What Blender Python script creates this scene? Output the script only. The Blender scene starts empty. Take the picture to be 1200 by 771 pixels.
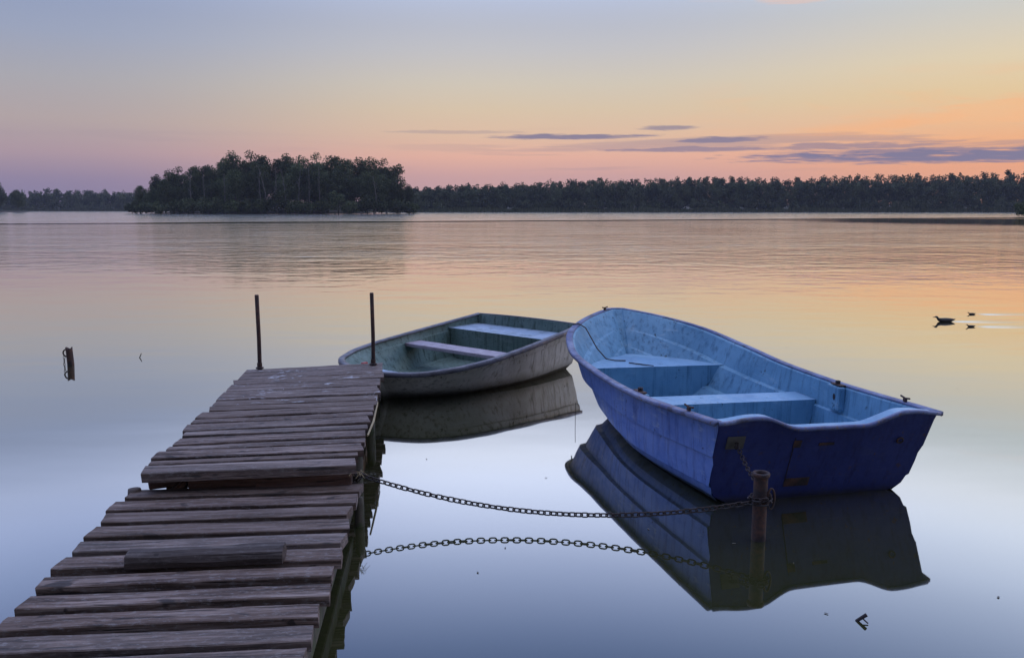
import bpy, bmesh, math, random
import numpy as np
from mathutils import Vector, Matrix, noise
R = math.radians
sc = bpy.context.scene
col = sc.collection
random.seed(7); rng = np.random.default_rng(7)

# ------------------------------------------------------------------ camera
F, YH, CH = 960.0, 245.0, 1.7            # focal length and horizon row in the 1200x771 photograph, eye height (m)
PITCH = math.atan((385.5 - YH) / F)
cam = bpy.data.cameras.new('camera'); camo = bpy.data.objects.new('camera', cam); col.objects.link(camo)
cam.sensor_width = 36; cam.lens = 36 * F / 1200; cam.clip_end = 6000; cam.clip_start = .05
camo.location = (0, 0, CH); camo.rotation_euler = (math.pi / 2 - PITCH, 0, 0)
sc.camera = camo
sc.view_settings.view_transform = 'Standard'; sc.view_settings.look = 'None'
sc.view_settings.exposure = 0; sc.view_settings.gamma = 1
sc.render.engine = 'CYCLES'; sc.cycles.use_denoising = True
sc.cycles.max_bounces = 6; sc.cycles.volume_bounces = 1; sc.cycles.sample_clamp_indirect = 6

def at(px, py, z=0.0):
    """photo pixel -> point on the level plane at height z"""
    a = (px - 600) / F; b = (385.5 - py) / F
    c, s = math.cos(PITCH), math.sin(PITCH)
    r = Vector((a, c + b * s, -s + b * c))
    return Vector((0, 0, CH)) + r * ((z - CH) / r.z)

def lin(r, g, b):
    f = lambda v: (v / 255) / 12.92 if v <= 10 else ((v / 255 + .055) / 1.055) ** 2.4
    return (f(r), f(g), f(b), 1)

# ------------------------------------------------------------------ node helpers
class NT:
    def __init__(s, tree): s.t = tree; s.n = tree.nodes; s.l = tree.links
    def put(s, v, sock):
        if isinstance(v, bpy.types.NodeSocket): s.l.new(v, sock)
        elif v is not None:
            try: sock.default_value = v
            except TypeError: sock.default_value = (v, v, v)
    def m(s, op, a, b=None, c=None, clamp=False):
        n = s.n.new('ShaderNodeMath'); n.operation = op; n.use_clamp = clamp
        for i, v in enumerate((a, b, c)): s.put(v, n.inputs[i])
        return n.outputs[0]
    def vm(s, op, a, b=None):
        n = s.n.new('ShaderNodeVectorMath'); n.operation = op
        s.put(a, n.inputs[0]); s.put(b, n.inputs[1]); return n.outputs[0]
    def mr(s, v, a, b, c=0., d=1., kind='SMOOTHSTEP'):
        n = s.n.new('ShaderNodeMapRange'); n.interpolation_type = kind; n.clamp = True
        for i, x in enumerate((v, a, b, c, d)): s.put(x, n.inputs[i])
        return n.outputs[0]
    def mix(s, f, a, b, mode='MIX'):
        n = s.n.new('ShaderNodeMix'); n.data_type = 'RGBA'; n.blend_type = mode; n.clamp_factor = True
        s.put(f, n.inputs[0]); s.put(a, n.inputs[6]); s.put(b, n.inputs[7]); return n.outputs[2]
    def noise(s, vec, scale=5., detail=4., rough=.55, dist=0., out=0, lac=2.):
        n = s.n.new('ShaderNodeTexNoise'); s.put(vec, n.inputs['Vector'])
        n.inputs['Scale'].default_value = scale; n.inputs['Detail'].default_value = detail
        n.inputs['Roughness'].default_value = rough; n.inputs['Distortion'].default_value = dist
        n.inputs['Lacunarity'].default_value = lac
        return n.outputs[out]
    def ramp(s, f, stops, mode='LINEAR'):
        n = s.n.new('ShaderNodeValToRGB'); n.color_ramp.interpolation = mode
        e = n.color_ramp.elements
        while len(e) < len(stops): e.new(.5)
        for i, (p, c) in enumerate(stops):
            e[i].position = p; e[i].color = c if len(c) == 4 else (*c, 1)
        s.put(f, n.inputs[0]); return n.outputs[0]
    def xyz(s, v):
        n = s.n.new('ShaderNodeSeparateXYZ'); s.put(v, n.inputs[0]); return n.outputs
    def comb(s, x, y, z):
        n = s.n.new('ShaderNodeCombineXYZ')
        for i, v in enumerate((x, y, z)): s.put(v, n.inputs[i])
        return n.outputs[0]
    def bump(s, h, strength=.3, dist=.02, normal=None):
        n = s.n.new('ShaderNodeBump'); n.inputs['Strength'].default_value = strength
        s.put(dist, n.inputs['Distance']); s.put(h, n.inputs['Height']); s.put(normal, n.inputs['Normal'])
        return n.outputs[0]
    def coord(s, name='Object'): return s.n.new('ShaderNodeTexCoord').outputs[name]
    def rand(s): return s.n.new('ShaderNodeObjectInfo').outputs['Random']

# ------------------------------------------------------------------ world: clear sky shortly after sunset, afterglow to the right
SUN_AZ = 46.0
w = bpy.data.worlds.new('World'); sc.world = w; w.use_nodes = True
w.node_tree.nodes.clear(); N = NT(w.node_tree)
d = N.coord('Generated'); dx, dy, dz = N.xyz(d)
el = N.m('MULTIPLY', N.m('ARCSINE', dz), 180 / math.pi)
az = N.m('MULTIPLY', N.m('ARCTAN2', dx, dy), 180 / math.pi)
t = N.m('DIVIDE', el, 60., clamp=True)
def sk(stops): return N.ramp(t, [(e / 60, lin(*c)) for e, c in stops], 'EASE' if False else 'LINEAR')
left = sk([(0, (128, 120, 152)), (1.8, (144, 130, 156)), (3.4, (172, 150, 160)), (5.4, (178, 164, 164)), (7.7, (170, 168, 175)),
           (10.4, (155, 164, 188)), (13.5, (142, 156, 190)), (17, (160, 174, 212)), (22, (146, 166, 216)), (32, (100, 132, 214)), (60, (190, 203, 244))])
mid = sk([(0, (192, 156, 158)), (2.2, (206, 162, 158)), (3.5, (230, 178, 158)), (5, (224, 190, 164)), (6.6, (218, 197, 170)),
          (8.3, (210, 200, 184)), (10.4, (196, 195, 198)), (13.5, (176, 185, 208)), (17, (214, 224, 250)), (22, (204, 220, 262)), (32, (128, 164, 244)), (60, (206, 214, 250))])
right = sk([(0, (228, 160, 130)), (2.5, (238, 168, 128)), (4.2, (241, 180, 134)), (5.6, (236, 193, 150)), (6.9, (230, 202, 158)),
            (8.8, (226, 209, 177)), (11, (211, 206, 194)), (13.5, (194, 203, 210)), (17, (212, 220, 236)), (22, (200, 216, 250)), (32, (126, 162, 238)), (60, (206, 214, 250))])
c = N.mix(N.mr(az, -34, 2, kind='SMOOTHERSTEP'), left, mid)
c = N.mix(N.mr(az, 2, 36, kind='SMOOTHERSTEP'), c, right)
# thin cloud: long grey-violet streaks near the horizon, faint orange wisps above the afterglow
def streaks(sx, sy, seed, lo, hi, det=5.):
    v = N.comb(N.m('MULTIPLY', az, sx), N.m('MULTIPLY', el, sy), seed)
    return N.mr(N.noise(v, 1., det, .55, .4), lo, hi)
band = N.m('MULTIPLY', N.mr(el, 2.3, 3.1), N.mr(el, 4.6, 5.6, 1., 0.))
s1 = N.m('MULTIPLY', streaks(.055, 1.15, 3.3, .53, .62), band)
wob = N.m('SUBTRACT', N.noise(N.comb(N.m('MULTIPLY', az, .35), N.m('MULTIPLY', el, 1.6), 5.), 1., 5.), .5)
fib = N.m('SUBTRACT', N.noise(N.comb(N.m('MULTIPLY', az, .5), N.m('MULTIPLY', N.m('ADD', el, N.m('MULTIPLY', az, .035)), 7.), 8.), 1., 6., .6, .5), .5)
def bank(a0, e0, ra, re, k=1.):                              # one long flat cloud bank, ragged by noise
    u = N.m('DIVIDE', N.m('SUBTRACT', az, a0), ra)
    v = N.m('DIVIDE', N.m('ADD', N.m('SUBTRACT', el, e0), N.m('MULTIPLY', wob, re * 1.5)), re)
    q = N.m('ADD', N.m('MULTIPLY', u, u), N.m('MULTIPLY', v, v))
    return N.m('MULTIPLY', N.mr(N.m('ADD', q, N.m('ADD', N.m('MULTIPLY', wob, 1.6), N.m('MULTIPLY', fib, 2.2))), .25, 1.25, 1., 0.), k)
cl = N.m('MULTIPLY', N.m('MULTIPLY', s1, .4), N.mr(az, -12, 12, .15, 1.))
for b in ((33, 3.2, 17, .5, 1.), (54, 3.2, 16, .55, 1.), (26, 3.55, 7, .2, .8), (3.9, 4.85, 5.6, .2, .9), (13.8, 4.5, 3.4, .24, .9), (10.6, 5.35, 2., .17, .7), (12.5, 3.95, 7., .2, .75),
          (22, 3.95, 6.5, .26, .7), (-4, 5.15, 5, .12, .3)):
    cl = N.m('MAXIMUM', cl, bank(*b))
c = N.mix(N.m('MULTIPLY', cl, .92), c, N.mix(N.mr(az, 0, 40), lin(114, 114, 148), lin(116, 120, 152)))
wisps = N.m('MULTIPLY', streaks(.13, .9, 9.1, .46, .66), N.m('MULTIPLY', N.mr(el, 3.6, 4.8), N.mr(el, 6.2, 9., 1., 0.)))
wisps = N.m('MULTIPLY', wisps, N.mr(az, 8, 28))
c = N.mix(N.m('MULTIPLY', wisps, .6), c, lin(250, 182, 130))
wp2 = N.m('MULTIPLY', streaks(.13, .9, 4.4, .54, .7), N.m('MULTIPLY', N.mr(el, 12., 13.), N.mr(el, 14., 16., 1., 0.)))
c = N.mix(N.m('MULTIPLY', N.m('MULTIPLY', wp2, N.mr(az, 6, 16)), .35), c, lin(216, 186, 176))
c = N.mix(N.m('MULTIPLY', bank(18.6, 13.0, 2.6, .4), .55), c, lin(226, 190, 176))
c = N.mix(N.m('MULTIPLY', bank(31.5, 5.6, 8, .7), .35), c, lin(252, 186, 132))
# away from the afterglow the low sky gets darker; high up this evens out
da = N.m('ARCCOSINE', N.m('COSINE', N.m('MULTIPLY', N.m('SUBTRACT', az, 0.), math.pi / 180)))
fall = N.mr(da, R(70), R(165), 1., .05)
fall = N.m('ADD', fall, N.m('MULTIPLY', N.m('SUBTRACT', 1., fall), N.mr(el, 35, 90)))
c = N.mix(1., c, N.comb(fall, fall, fall), 'MULTIPLY')
bo = N.mr(el, 11.5, 20, 1., 1.8)
c = N.mix(1., c, N.comb(bo, bo, bo), 'MULTIPLY')
c = N.mix(N.mr(el, -6, -.3), (.012, .014, .012, 1), c)
bg = N.n.new('ShaderNodeBackground'); N.put(c, bg.inputs[0]); bg.inputs[1].default_value = 1.0
N.l.new(bg.outputs[0], N.n.new('ShaderNodeOutputWorld').inputs[0])

# the last warm light from just under the horizon, very weak and wide
sl = bpy.data.lights.new('sun', 'SUN'); sl.energy = .22; sl.angle = R(24); sl.color = (1., .62, .36)
so = bpy.data.objects.new('sun', sl); col.objects.link(so)
sd = Vector((math.sin(R(SUN_AZ + 18)), math.cos(R(SUN_AZ + 18)), math.tan(R(9))))
so.rotation_euler = sd.to_track_quat('Z', 'Y').to_euler()

# ------------------------------------------------------------------ object helpers
def tag(o, label=None, cat=None, group=None, kind=None):
    for k, v in (('label', label), ('category', cat), ('group', group), ('kind', kind)):
        if v: o[k] = v
    return o
def empty(name, loc=(0, 0, 0), rz=0., label=None, cat=None, group=None):
    o = bpy.data.objects.new(name, None); o.location = loc; o.rotation_euler = (0, 0, rz); o.empty_display_size = .2
    col.objects.link(o); return tag(o, label, cat, group)
def obj(name, me, mats=(), parent=None, loc=None, smooth=False):
    if isinstance(me, tuple):
        m = bpy.data.meshes.new(name); m.from_pydata([tuple(v) for v in me[0]], [], [tuple(f) for f in me[1]])
        if len(me) > 2: m.polygons.foreach_set('material_index', me[2])
        me = m
    elif isinstance(me, bmesh.types.BMesh):
        m = bpy.data.meshes.new(name); me.to_mesh(m); me.free(); me = m
    for a in (mats if isinstance(mats, (list, tuple)) else [mats]):
        if a and a.name not in [x.name for x in me.materials if x]: me.materials.append(a)
    if smooth: me.polygons.foreach_set('use_smooth', [True] * len(me.polygons))
    me.update()
    o = bpy.data.objects.new(name, me); col.objects.link(o)
    if parent: o.parent = parent
    if loc is not None: o.location = loc
    return o
def box_bm(sx, sy, sz, bev=0., seg=1, mat=None):
    bm = bmesh.new(); bmesh.ops.create_cube(bm, size=1)
    bmesh.ops.scale(bm, vec=(sx, sy, sz), verts=bm.verts)
    if bev: bmesh.ops.bevel(bm, geom=list(bm.edges), offset=bev, segments=seg, affect='EDGES', profile=.6)
    if mat: bmesh.ops.transform(bm, matrix=mat, verts=bm.verts)
    return bm
def tube(pts, rad, seg=8, cap=True):
    """swept round tube -> (verts, faces); rad is a number or a list"""
    pts = [Vector(p) for p in pts]; n = len(pts); V = []; Fc = []
    rr = rad if isinstance(rad, (list, tuple)) else [rad] * n
    up = None
    for i, p in enumerate(pts):
        tg = (pts[min(i + 1, n - 1)] - pts[max(i - 1, 0)]).normalized()
        if up is None:
            up = Vector((0, 0, 1)) if abs(tg.z) < .9 else Vector((1, 0, 0))
        sd_ = tg.cross(up).normalized(); up = sd_.cross(tg).normalized()
        for k in range(seg):
            a = 2 * math.pi * k / seg
            V.append(p + (sd_ * math.cos(a) + up * math.sin(a)) * rr[i])
    for i in range(n - 1):
        for k in range(seg):
            a, b = i * seg + k, i * seg + (k + 1) % seg
            Fc.append((a, b, b + seg, a + seg))
    if cap:
        Fc.append(tuple(range(seg - 1, -1, -1))); Fc.append(tuple(range((n - 1) * seg, n * seg)))
    return V, Fc
def join(*parts):
    V = []; Fc = []
    for v, f in parts:
        o = len(V); V += list(v); Fc += [tuple(i + o for i in q) for q in f]
    return V, Fc
def lathe(prof, seg=16):
    V = []; Fc = []; n = len(prof)
    for r, z in prof:
        for k in range(seg):
            a = 2 * math.pi * k / seg; V.append((r * math.cos(a), r * math.sin(a), z))
    for i in range(n - 1):
        for k in range(seg):
            a, b = i * seg + k, i * seg + (k + 1) % seg
            Fc.append((a, b, b + seg, a + seg))
    return V, Fc

# ------------------------------------------------------------------ materials
def mat(name):
    m = bpy.data.materials.new(name); m.use_nodes = True; m.node_tree.nodes.clear()
    n = NT(m.node_tree); p = n.n.new('ShaderNodeBsdfPrincipled'); o = n.n.new('ShaderNodeOutputMaterial')
    n.l.new(p.outputs[0], o.inputs[0]); return m, n, p
def setp(n, p, colr=None, rough=None, normal=None, metal=None, spec=None):
    for k, v in (('Base Color', colr), ('Roughness', rough), ('Normal', normal), ('Metallic', metal), ('Specular IOR Level', spec)):
        if v is not None: n.put(v, p.inputs[k])

def wood(name, c1, c2, c3, droppings=False, lichen=.55):
    m, n, p = mat(name)
    oc = n.coord('Object'); r = n.rand()
    off = n.vm('ADD', oc, n.comb(n.m('MULTIPLY', r, 37.), n.m('MULTIPLY', r, 91.), 0.))
    g = n.vm('MULTIPLY', off, (1.6, 26., 26.))
    grain = n.noise(g, 1., 6., .65, .6)
    fine = n.noise(n.vm('MULTIPLY', off, (5., 120., 120.)), 1., 4., .7)
    blot = n.noise(n.vm('MULTIPLY', off, (3., 7., 7.)), 1., 5., .6)
    lich = n.noise(n.vm('MULTIPLY', off, (1., 2.2, 2.2)), 26., 7., .75)
    base = n.ramp(grain, [(.34, c1), (.5, c2), (.66, c3)])
    crack = n.noise(n.vm('MULTIPLY', off, (2.2, 75., 75.)), 1., 3., .6, .3)
    base = n.mix(n.mr(fine, .45, .7, 0., .75), base, (c1[0] * .6, c1[1] * .6, c1[2] * .6, 1))
    base = n.mix(n.mr(blot, .42, .7, 0., .75), base, n.mix(r, c1, c2))
    base = n.mix(n.mr(lich, .5, .68, 0., lichen), base, (.3, .28, .27, 1))
    knot = n.noise(n.vm('MULTIPLY', off, (7., 16., 16.)), 1., 2., .5, .6)
    base = n.mix(n.mr(knot, .64, .70, 0., .8), base, (.02, .016, .015, 1))
    base = n.mix(n.mr(crack, .60, .66, 0., .85), base, (.012, .01, .01, 1))
    base = n.mix(n.mr(r, .45, 1., 0., .5), base, (.11, .075, .055, 1))
    base = n.mix(n.mr(r, .0, .3, .18, 0.), base, (.26, .23, .21, 1))
    if droppings:
        q = n.noise(n.vm('MULTIPLY', oc, (9., 16., 16.)), 1., 3., .6, 1.)
        big = n.noise(n.vm('ADD', oc, n.comb(n.m('MULTIPLY', r, 11.), 0., 0.)), 2.2, 2.)
        base = n.mix(n.m('MULTIPLY', n.mr(q, .57, .66), n.mr(big, .47, .6)), base, (.46, .46, .48, 1))
    h = n.m('SUBTRACT', n.m('ADD', n.m('MULTIPLY', grain, .6), n.m('MULTIPLY', fine, .5)), n.mr(crack, .58, .68, 0., .8))
    setp(n, p, base, n.mr(grain, .3, .8, .78, .55), n.bump(h, .65, .006), spec=.3)
    return m
M = {}
M['plank'] = wood('weathered_planks', (.035, .021, .015, 1), (.15, .098, .074, 1), (.34, .255, .21, 1))
M['plank_white'] = wood('spotted_planks', (.04, .025, .019, 1), (.15, .102, .08, 1), (.34, .262, .222, 1), True)
M['beam'] = wood('beam_wood', (.07, .038, .028, 1), (.19, .1, .07, 1), (.27, .17, .13, 1), lichen=.2)
M['dark_timber'] = wood('dark_timber', (.03, .024, .021, 1), (.085, .066, .058, 1), (.15, .122, .11, 1), lichen=.2)

def mossy():
    m, n, p = mat('mossy_pile'); oc = n.coord('Object')
    a = n.noise(n.vm('MULTIPLY', oc, (20., 20., 3.)), 1., 5.); b = n.noise(oc, 9., 5.)
    base = n.mix(n.mr(a, .35, .65), (.03, .026, .018, 1), (.1, .085, .06, 1))
    base = n.mix(n.mr(b, .45, .62), base, (.05, .06, .022, 1))
    setp(n, p, base, .85, n.bump(a, .6, .01)); return m
M['mossy'] = mossy()

def rust(name='rusty_iron', a=(.045, .026, .022, 1), b=(.10, .05, .035, 1), c_=(.028, .022, .023, 1)):
    m, n, p = mat(name); oc = n.coord('Object')
    f = n.noise(oc, 38., 6., .65); g = n.noise(oc, 9., 3.)
    base = n.mix(n.mr(f, .38, .64), a, b); base = n.mix(n.mr(g, .48, .62), base, c_)
    setp(n, p, base, n.mr(f, .3, .7, .55, .9), n.bump(f, .5, .004), spec=.4); return m
M['rust'] = rust()
M['iron'] = rust('dark_iron', (.028, .022, .022, 1), (.06, .04, .034, 1), (.04, .038, .04, 1))

def paint(name, c1, c2, chips=(.16, .12, .1, 1), chip=.66, streak=(.02, .024, .04, 1), grime=.35, rough=.5, zgrime=None, vert=True, scuff=None):
    m, n, p = mat(name); oc = n.coord('Object')
    big = n.noise(oc, 2.6, 5., .6); med = n.noise(oc, 14., 5., .65)
    run = n.noise(n.vm('MULTIPLY', oc, (24., 24., 1.6) if vert else (8., 8., 8.)), 1., 5., .65)
    spk = n.noise(oc, 46., 4., .7)
    base = n.mix(n.mr(big, .3, .7), c1, c2)
    base = n.mix(n.m('MULTIPLY', n.mr(run, .47, .72), grime), base, streak)
    base = n.mix(n.m('MULTIPLY', n.mr(med, .55, .8), grime * .5), base, streak)
    base = n.mix(n.mr(spk, chip, chip + .06), base, chips)
    if scuff:
        sf = n.noise(n.vm('MULTIPLY', oc, (5., 5., 26.)), 1., 6., .7, .8); sp = n.noise(oc, 3.1, 4., .6)
        base = n.mix(n.m('MULTIPLY', n.mr(sf, .54, .66), n.mr(sp, .42, .62, 0., scuff[1])), base, scuff[0])
        pl_ = n.noise(oc, 17., 6., .72, .4)
        base = n.mix(n.m('MULTIPLY', n.mr(pl_, .61, .64), n.mr(sp, .46, .56, .0, .85)), base, scuff[2])
    if zgrime:
        z = n.xyz(oc)[2]
        gz = n.m('ADD', z, n.m('MULTIPLY', n.m('SUBTRACT', run, .5), zgrime[1]))
        base = n.mix(n.mr(gz, zgrime[0], zgrime[0] + zgrime[1], zgrime[3], 0.), base, zgrime[2])
    setp(n, p, base, n.mr(med, .3, .7, rough - .12, rough + .18), n.bump(n.m('ADD', med, spk), .18, .004), spec=.4)
    return m
M['blue_out'] = paint('blue_hull_paint', (.085, .165, .45, 1), (.14, .24, .55, 1), scuff=((.3, .38, .52, 1), .6, (.04, .05, .09, 1)), chips=(.05, .05, .08, 1), chip=.67, streak=(.03, .045, .16, 1), grime=.6,
                      zgrime=(.0, .10, (.04, .045, .035, 1), .9))
M['blue_shaded'] = paint('blue_hull_paint_shaded', (.017, .027, .13, 1), (.026, .04, .17, 1), scuff=((.06, .075, .16, 1), .5, (.07, .04, .03, 1)), chips=(.1, .05, .035, 1), chip=.665, streak=(.012, .013, .08, 1), grime=.7,
                          zgrime=(-.01, .07, (.03, .03, .03, 1), .8))  # hull blue with the stern's shade painted in, much darker than the sides
M['blue_in'] = paint('light_blue_paint', (.12, .28, .42, 1), (.19, .38, .53, 1), scuff=((.34, .48, .56, 1), .55, (.035, .07, .09, 1)), chips=(.03, .045, .06, 1), chip=.66, streak=(.03, .1, .17, 1), grime=.62)
M['blue_seat'] = paint('pale_blue_seat_paint', (.18, .34, .5, 1), (.25, .43, .58, 1), scuff=((.4, .52, .6, 1), .6, (.06, .11, .14, 1)), chips=(.06, .08, .1, 1), chip=.675, streak=(.13, .22, .34, 1), grime=.4, vert=False)
M['blue_rim'] = paint('worn_blue_rim', (.07, .09, .22, 1), (.2, .24, .38, 1), chips=(.17, .12, .1, 1), chip=.57, streak=(.045, .04, .05, 1), grime=.85, vert=False)
M['grey_out'] = paint('weathered_gelcoat', (.42, .41, .34, 1), (.58, .565, .5, 1), scuff=((.62, .62, .58, 1), .5, (.12, .11, .07, 1)), chips=(.1, .09, .06, 1), chip=.66, streak=(.14, .13, .085, 1), grime=.75, rough=.65,
                      zgrime=(.0, .14, (.05, .05, .026, 1), .9))
M['grey_in'] = paint('algae_green_lining', (.1, .16, .135, 1), (.18, .255, .225, 1), scuff=((.26, .31, .3, 1), .4, (.035, .045, .03, 1)), chips=(.04, .05, .04, 1), chip=.6, streak=(.035, .055, .034, 1), grime=.9, rough=.6)
M['grey_rim'] = paint('grey_rim', (.075, .075, .09, 1), (.16, .16, .19, 1), chips=(.06, .055, .05, 1), chip=.58, streak=(.045, .042, .045, 1), grime=.8, vert=False)
M['grey_deck'] = paint('pale_blue_deck', (.26, .36, .46, 1), (.36, .44, .54, 1), chips=(.08, .09, .09, 1), chip=.62, streak=(.12, .16, .18, 1), grime=.8, vert=False)
M['bench_lilac'] = paint('faded_lilac_board', (.3, .25, .29, 1), (.4, .35, .4, 1), chips=(.12, .08, .07, 1), chip=.62, streak=(.16, .11, .11, 1), grime=.7, vert=False)

def plain(name, colr, rough=.7, var=.4, sc_=20.):
    m, n, p = mat(name); f = n.noise(n.coord('Object'), sc_, 5.)
    k = 1 - var
    setp(n, p, n.mix(f, (colr[0] * k, colr[1] * k, colr[2] * k, 1), (colr[0] * (1 + var), colr[1] * (1 + var), colr[2] * (1 + var), 1)), rough, n.bump(f, .3, .004)); return m
M['cord'] = plain('cord', (.09, .08, .075), .9)
M['straw'] = plain('dry_straw', (.34, .27, .15), .85)
M['twig'] = plain('twig_bark', (.035, .028, .03), .9)
M['plate'] = plain('old_steel_plate', (.09, .085, .07), .6)
M['duck'] = plain('dark_feathers', (.05, .042, .034), .7, .5, 60.)
M['bill'] = plain('bill', (.2, .14, .05), .5)
M['red'] = plain('red_plastic', (.42, .06, .05), .5)
M['soil'] = plain('shore_soil', (.05, .045, .03), .95, .4, .4)
M['speck'] = plain('floating_leaf', (.12, .11, .09), .8)

def leaves(name, c1, c2, ns=.35, isl=.5):
    m, n, p = mat(name); g = n.n.new('ShaderNodeNewGeometry')
    f = n.noise(g.outputs['Position'], ns, 3.); q = g.outputs['Random Per Island']
    base = n.mix(n.mr(n.m('ADD', f, n.m('MULTIPLY', n.m('SUBTRACT', q, .5), isl)), .32, .68), c1, c2)
    rb = n.mr(n.rand(), 0., 1., .62, 1.35, 'LINEAR'); base = n.mix(1., base, n.comb(rb, rb, rb), 'MULTIPLY')
    setp(n, p, base, .75, spec=.2)
    tr = n.n.new('ShaderNodeBsdfTranslucent'); n.put(base, tr.inputs[0])
    mx = n.n.new('ShaderNodeMixShader'); mx.inputs[0].default_value = .25
    o = [x for x in n.n if x.type == 'OUTPUT_MATERIAL'][0]
    n.l.new(p.outputs[0], mx.inputs[1]); n.l.new(tr.outputs[0], mx.inputs[2]); n.l.new(mx.outputs[0], o.inputs[0])
    return m
M['leaf'] = leaves('broad_leaves', (.045, .062, .026, 1), (.115, .14, .06, 1))
M['leaf_dark'] = leaves('far_forest_leaves', (.026, .038, .022, 1), (.1, .12, .058, 1), .15, .2)
M['reed'] = leaves('reeds', (.06, .075, .035, 1), (.11, .12, .06, 1), .3)
M['bark'] = plain('tree_bark', (.1, .09, .075), .9, .4, 3.)
M['pale_bark'] = plain('pale_bark', (.15, .14, .12), .9, .3, 3.)

def water_mat():
    m = bpy.data.materials.new('lake_water'); m.use_nodes = True; m.node_tree.nodes.clear(); n = NT(m.node_tree)
    P = n.n.new('ShaderNodeNewGeometry').outputs['Position']; X, Y, _ = n.xyz(P)
    patch = n.noise(n.vm('MULTIPLY', P, (.012, .03, 1.)), 1., 4., .6)
    far = n.mr(n.m('ADD', Y, n.m('MULTIPLY', n.m('SUBTRACT', patch, .5), 20.)), 8., 40.)
    # wind-ruffled water beyond a narrow slick that crosses the lake
    slick_y = n.m('ADD', 118., n.m('ADD', n.m('MULTIPLY', X, .42), n.m('MULTIPLY', n.m('SUBTRACT', n.noise(n.vm('MULTIPLY', P, (.02, .0, 0.)), 1., 2.), .5), 14.)))
    ds = n.m('SUBTRACT', Y, slick_y)
    slick = n.mr(n.m('ABSOLUTE', ds), 3., 6.5, 1., 0.)
    beyond = n.mr(ds, 4., 12.)
    cx = n.m('DIVIDE', n.m('SUBTRACT', X, 74.), 34.); cy = n.m('DIVIDE', n.m('SUBTRACT', Y, 112.), 38.)
    calm = n.m('MULTIPLY', n.mr(n.m('ADD', n.m('ADD', n.m('MULTIPLY', cx, cx), n.m('MULTIPLY', cy, cy)), n.m('MULTIPLY', patch, .6)), .6, 1.6, 1., 0.), 1.)
    quiet = n.m('MAXIMUM', slick, calm)
    amp = n.m('ADD', n.m('MULTIPLY', far, 1.), n.m('MULTIPLY', beyond, .4))
    amp = n.m('MULTIPLY', amp, n.m('SUBTRACT', 1., n.m('MULTIPLY', quiet, .93)))
    gust = n.noise(n.vm('MULTIPLY', P, (.09, .22, 1.)), 1., 3., .6)
    amp = n.m('MULTIPLY', amp, n.mr(gust, .3, .7, .65, 1.15))
    n1 = n.noise(n.vm('MULTIPLY', P, (1.5, 2.0, 1.)), 1., 3., .55)
    n2 = n.noise(n.vm('MULTIPLY', P, (.6, .8, 1.)), 1., 2., .5)
    n3 = n.noise(n.vm('MULTIPLY', P, (.5, 1.2, 1.)), 1., 2., .5)
    h = n.m('MULTIPLY', n.m('ADD', n.m('MULTIPLY', n1, .1), n.m('MULTIPLY', n2, .125)), amp)
    h = n.m('ADD', h, n.m('MULTIPLY', n3, n.mr(Y, 3., 14., .0022, .016)))
    nb = n.bump(h, 1., .42)
    rough = n.m('ADD', .026, n.m('ADD', n.m('MULTIPLY', amp, .06), n.mr(Y, 3., 14., 0., .02)))
    lw = n.n.new('ShaderNodeLayerWeight'); lw.inputs[0].default_value = .5
    fac = n.ramp(lw.outputs['Facing'], [(0., (.02,) * 3), (.3, (.05,) * 3), (.5, (.14,) * 3), (.6, (.34,) * 3), (.68, (.56,) * 3), (.78, (.8,) * 3), (1., (.97,) * 3)], 'B_SPLINE')
    gl = n.n.new('ShaderNodeBsdfGlossy'); gl.distribution = 'MULTI_GGX'
    n.put((1, .985, .94, 1), gl.inputs[0]); n.put(rough, gl.inputs['Roughness']); n.put(nb, gl.inputs['Normal'])
    df = n.n.new('ShaderNodeBsdfDiffuse'); n.put((.032, .034, .012, 1), df.inputs[0])
    mx = n.n.new('ShaderNodeMixShader'); n.put(fac, mx.inputs[0]); n.l.new(df.outputs[0], mx.inputs[1]); n.l.new(gl.outputs[0], mx.inputs[2])
    n.l.new(mx.outputs[0], n.n.new('ShaderNodeOutputMaterial').inputs[0])
    return m
M['water'] = water_mat()

# ------------------------------------------------------------------ setting: water, shores
S = 1500.
tag(obj('lake_water', ([(-S, -300, 0), (S, -300, 0), (S, 900, 0), (-S, 900, 0)], [(0, 1, 2, 3)]), M['water']), 'calm lake water with faint ripples mirroring the dusk sky', kind='structure')

def mound(name, outline, hfun, label):
    """ground raised inside an outline, as a ring mesh rising to the middle"""
    cx = sum(p[0] for p in outline) / len(outline); cy = sum(p[1] for p in outline) / len(outline)
    V = []; Fc = []; n = len(outline); rings = 7
    for r in range(rings):
        k = r / (rings - 1)
        for (x, y) in outline:
            q = 1 - k * .96; X = cx + (x - cx) * q; Y = cy + (y - cy) * q
            V.append((X, Y, -.6 + hfun(k) + .25 * noise.noise((X * .1, Y * .1, 1.)) * k))
    for r in range(rings - 1):
        for i in range(n):
            a, b = r * n + i, r * n + (i + 1) % n; Fc.append((a, b, b + n, a + n))
    Fc.append(tuple(range((rings - 1) * n, rings * n)))
    return tag(obj(name, (V, Fc), M['soil'], smooth=True), label, kind='structure')
IX, IY, IA, IB = -90., 300., 51., 17.
mound('island', [(IX + IA * math.cos(a) * (1 + .05 * math.sin(3 * a)), IY + IB * math.sin(a)) for a in np.linspace(0, 2 * math.pi, 48, endpoint=False)],
      lambda k: 2.2 * min(1, k * 1.6) , 'low wooded island in the lake')
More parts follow.
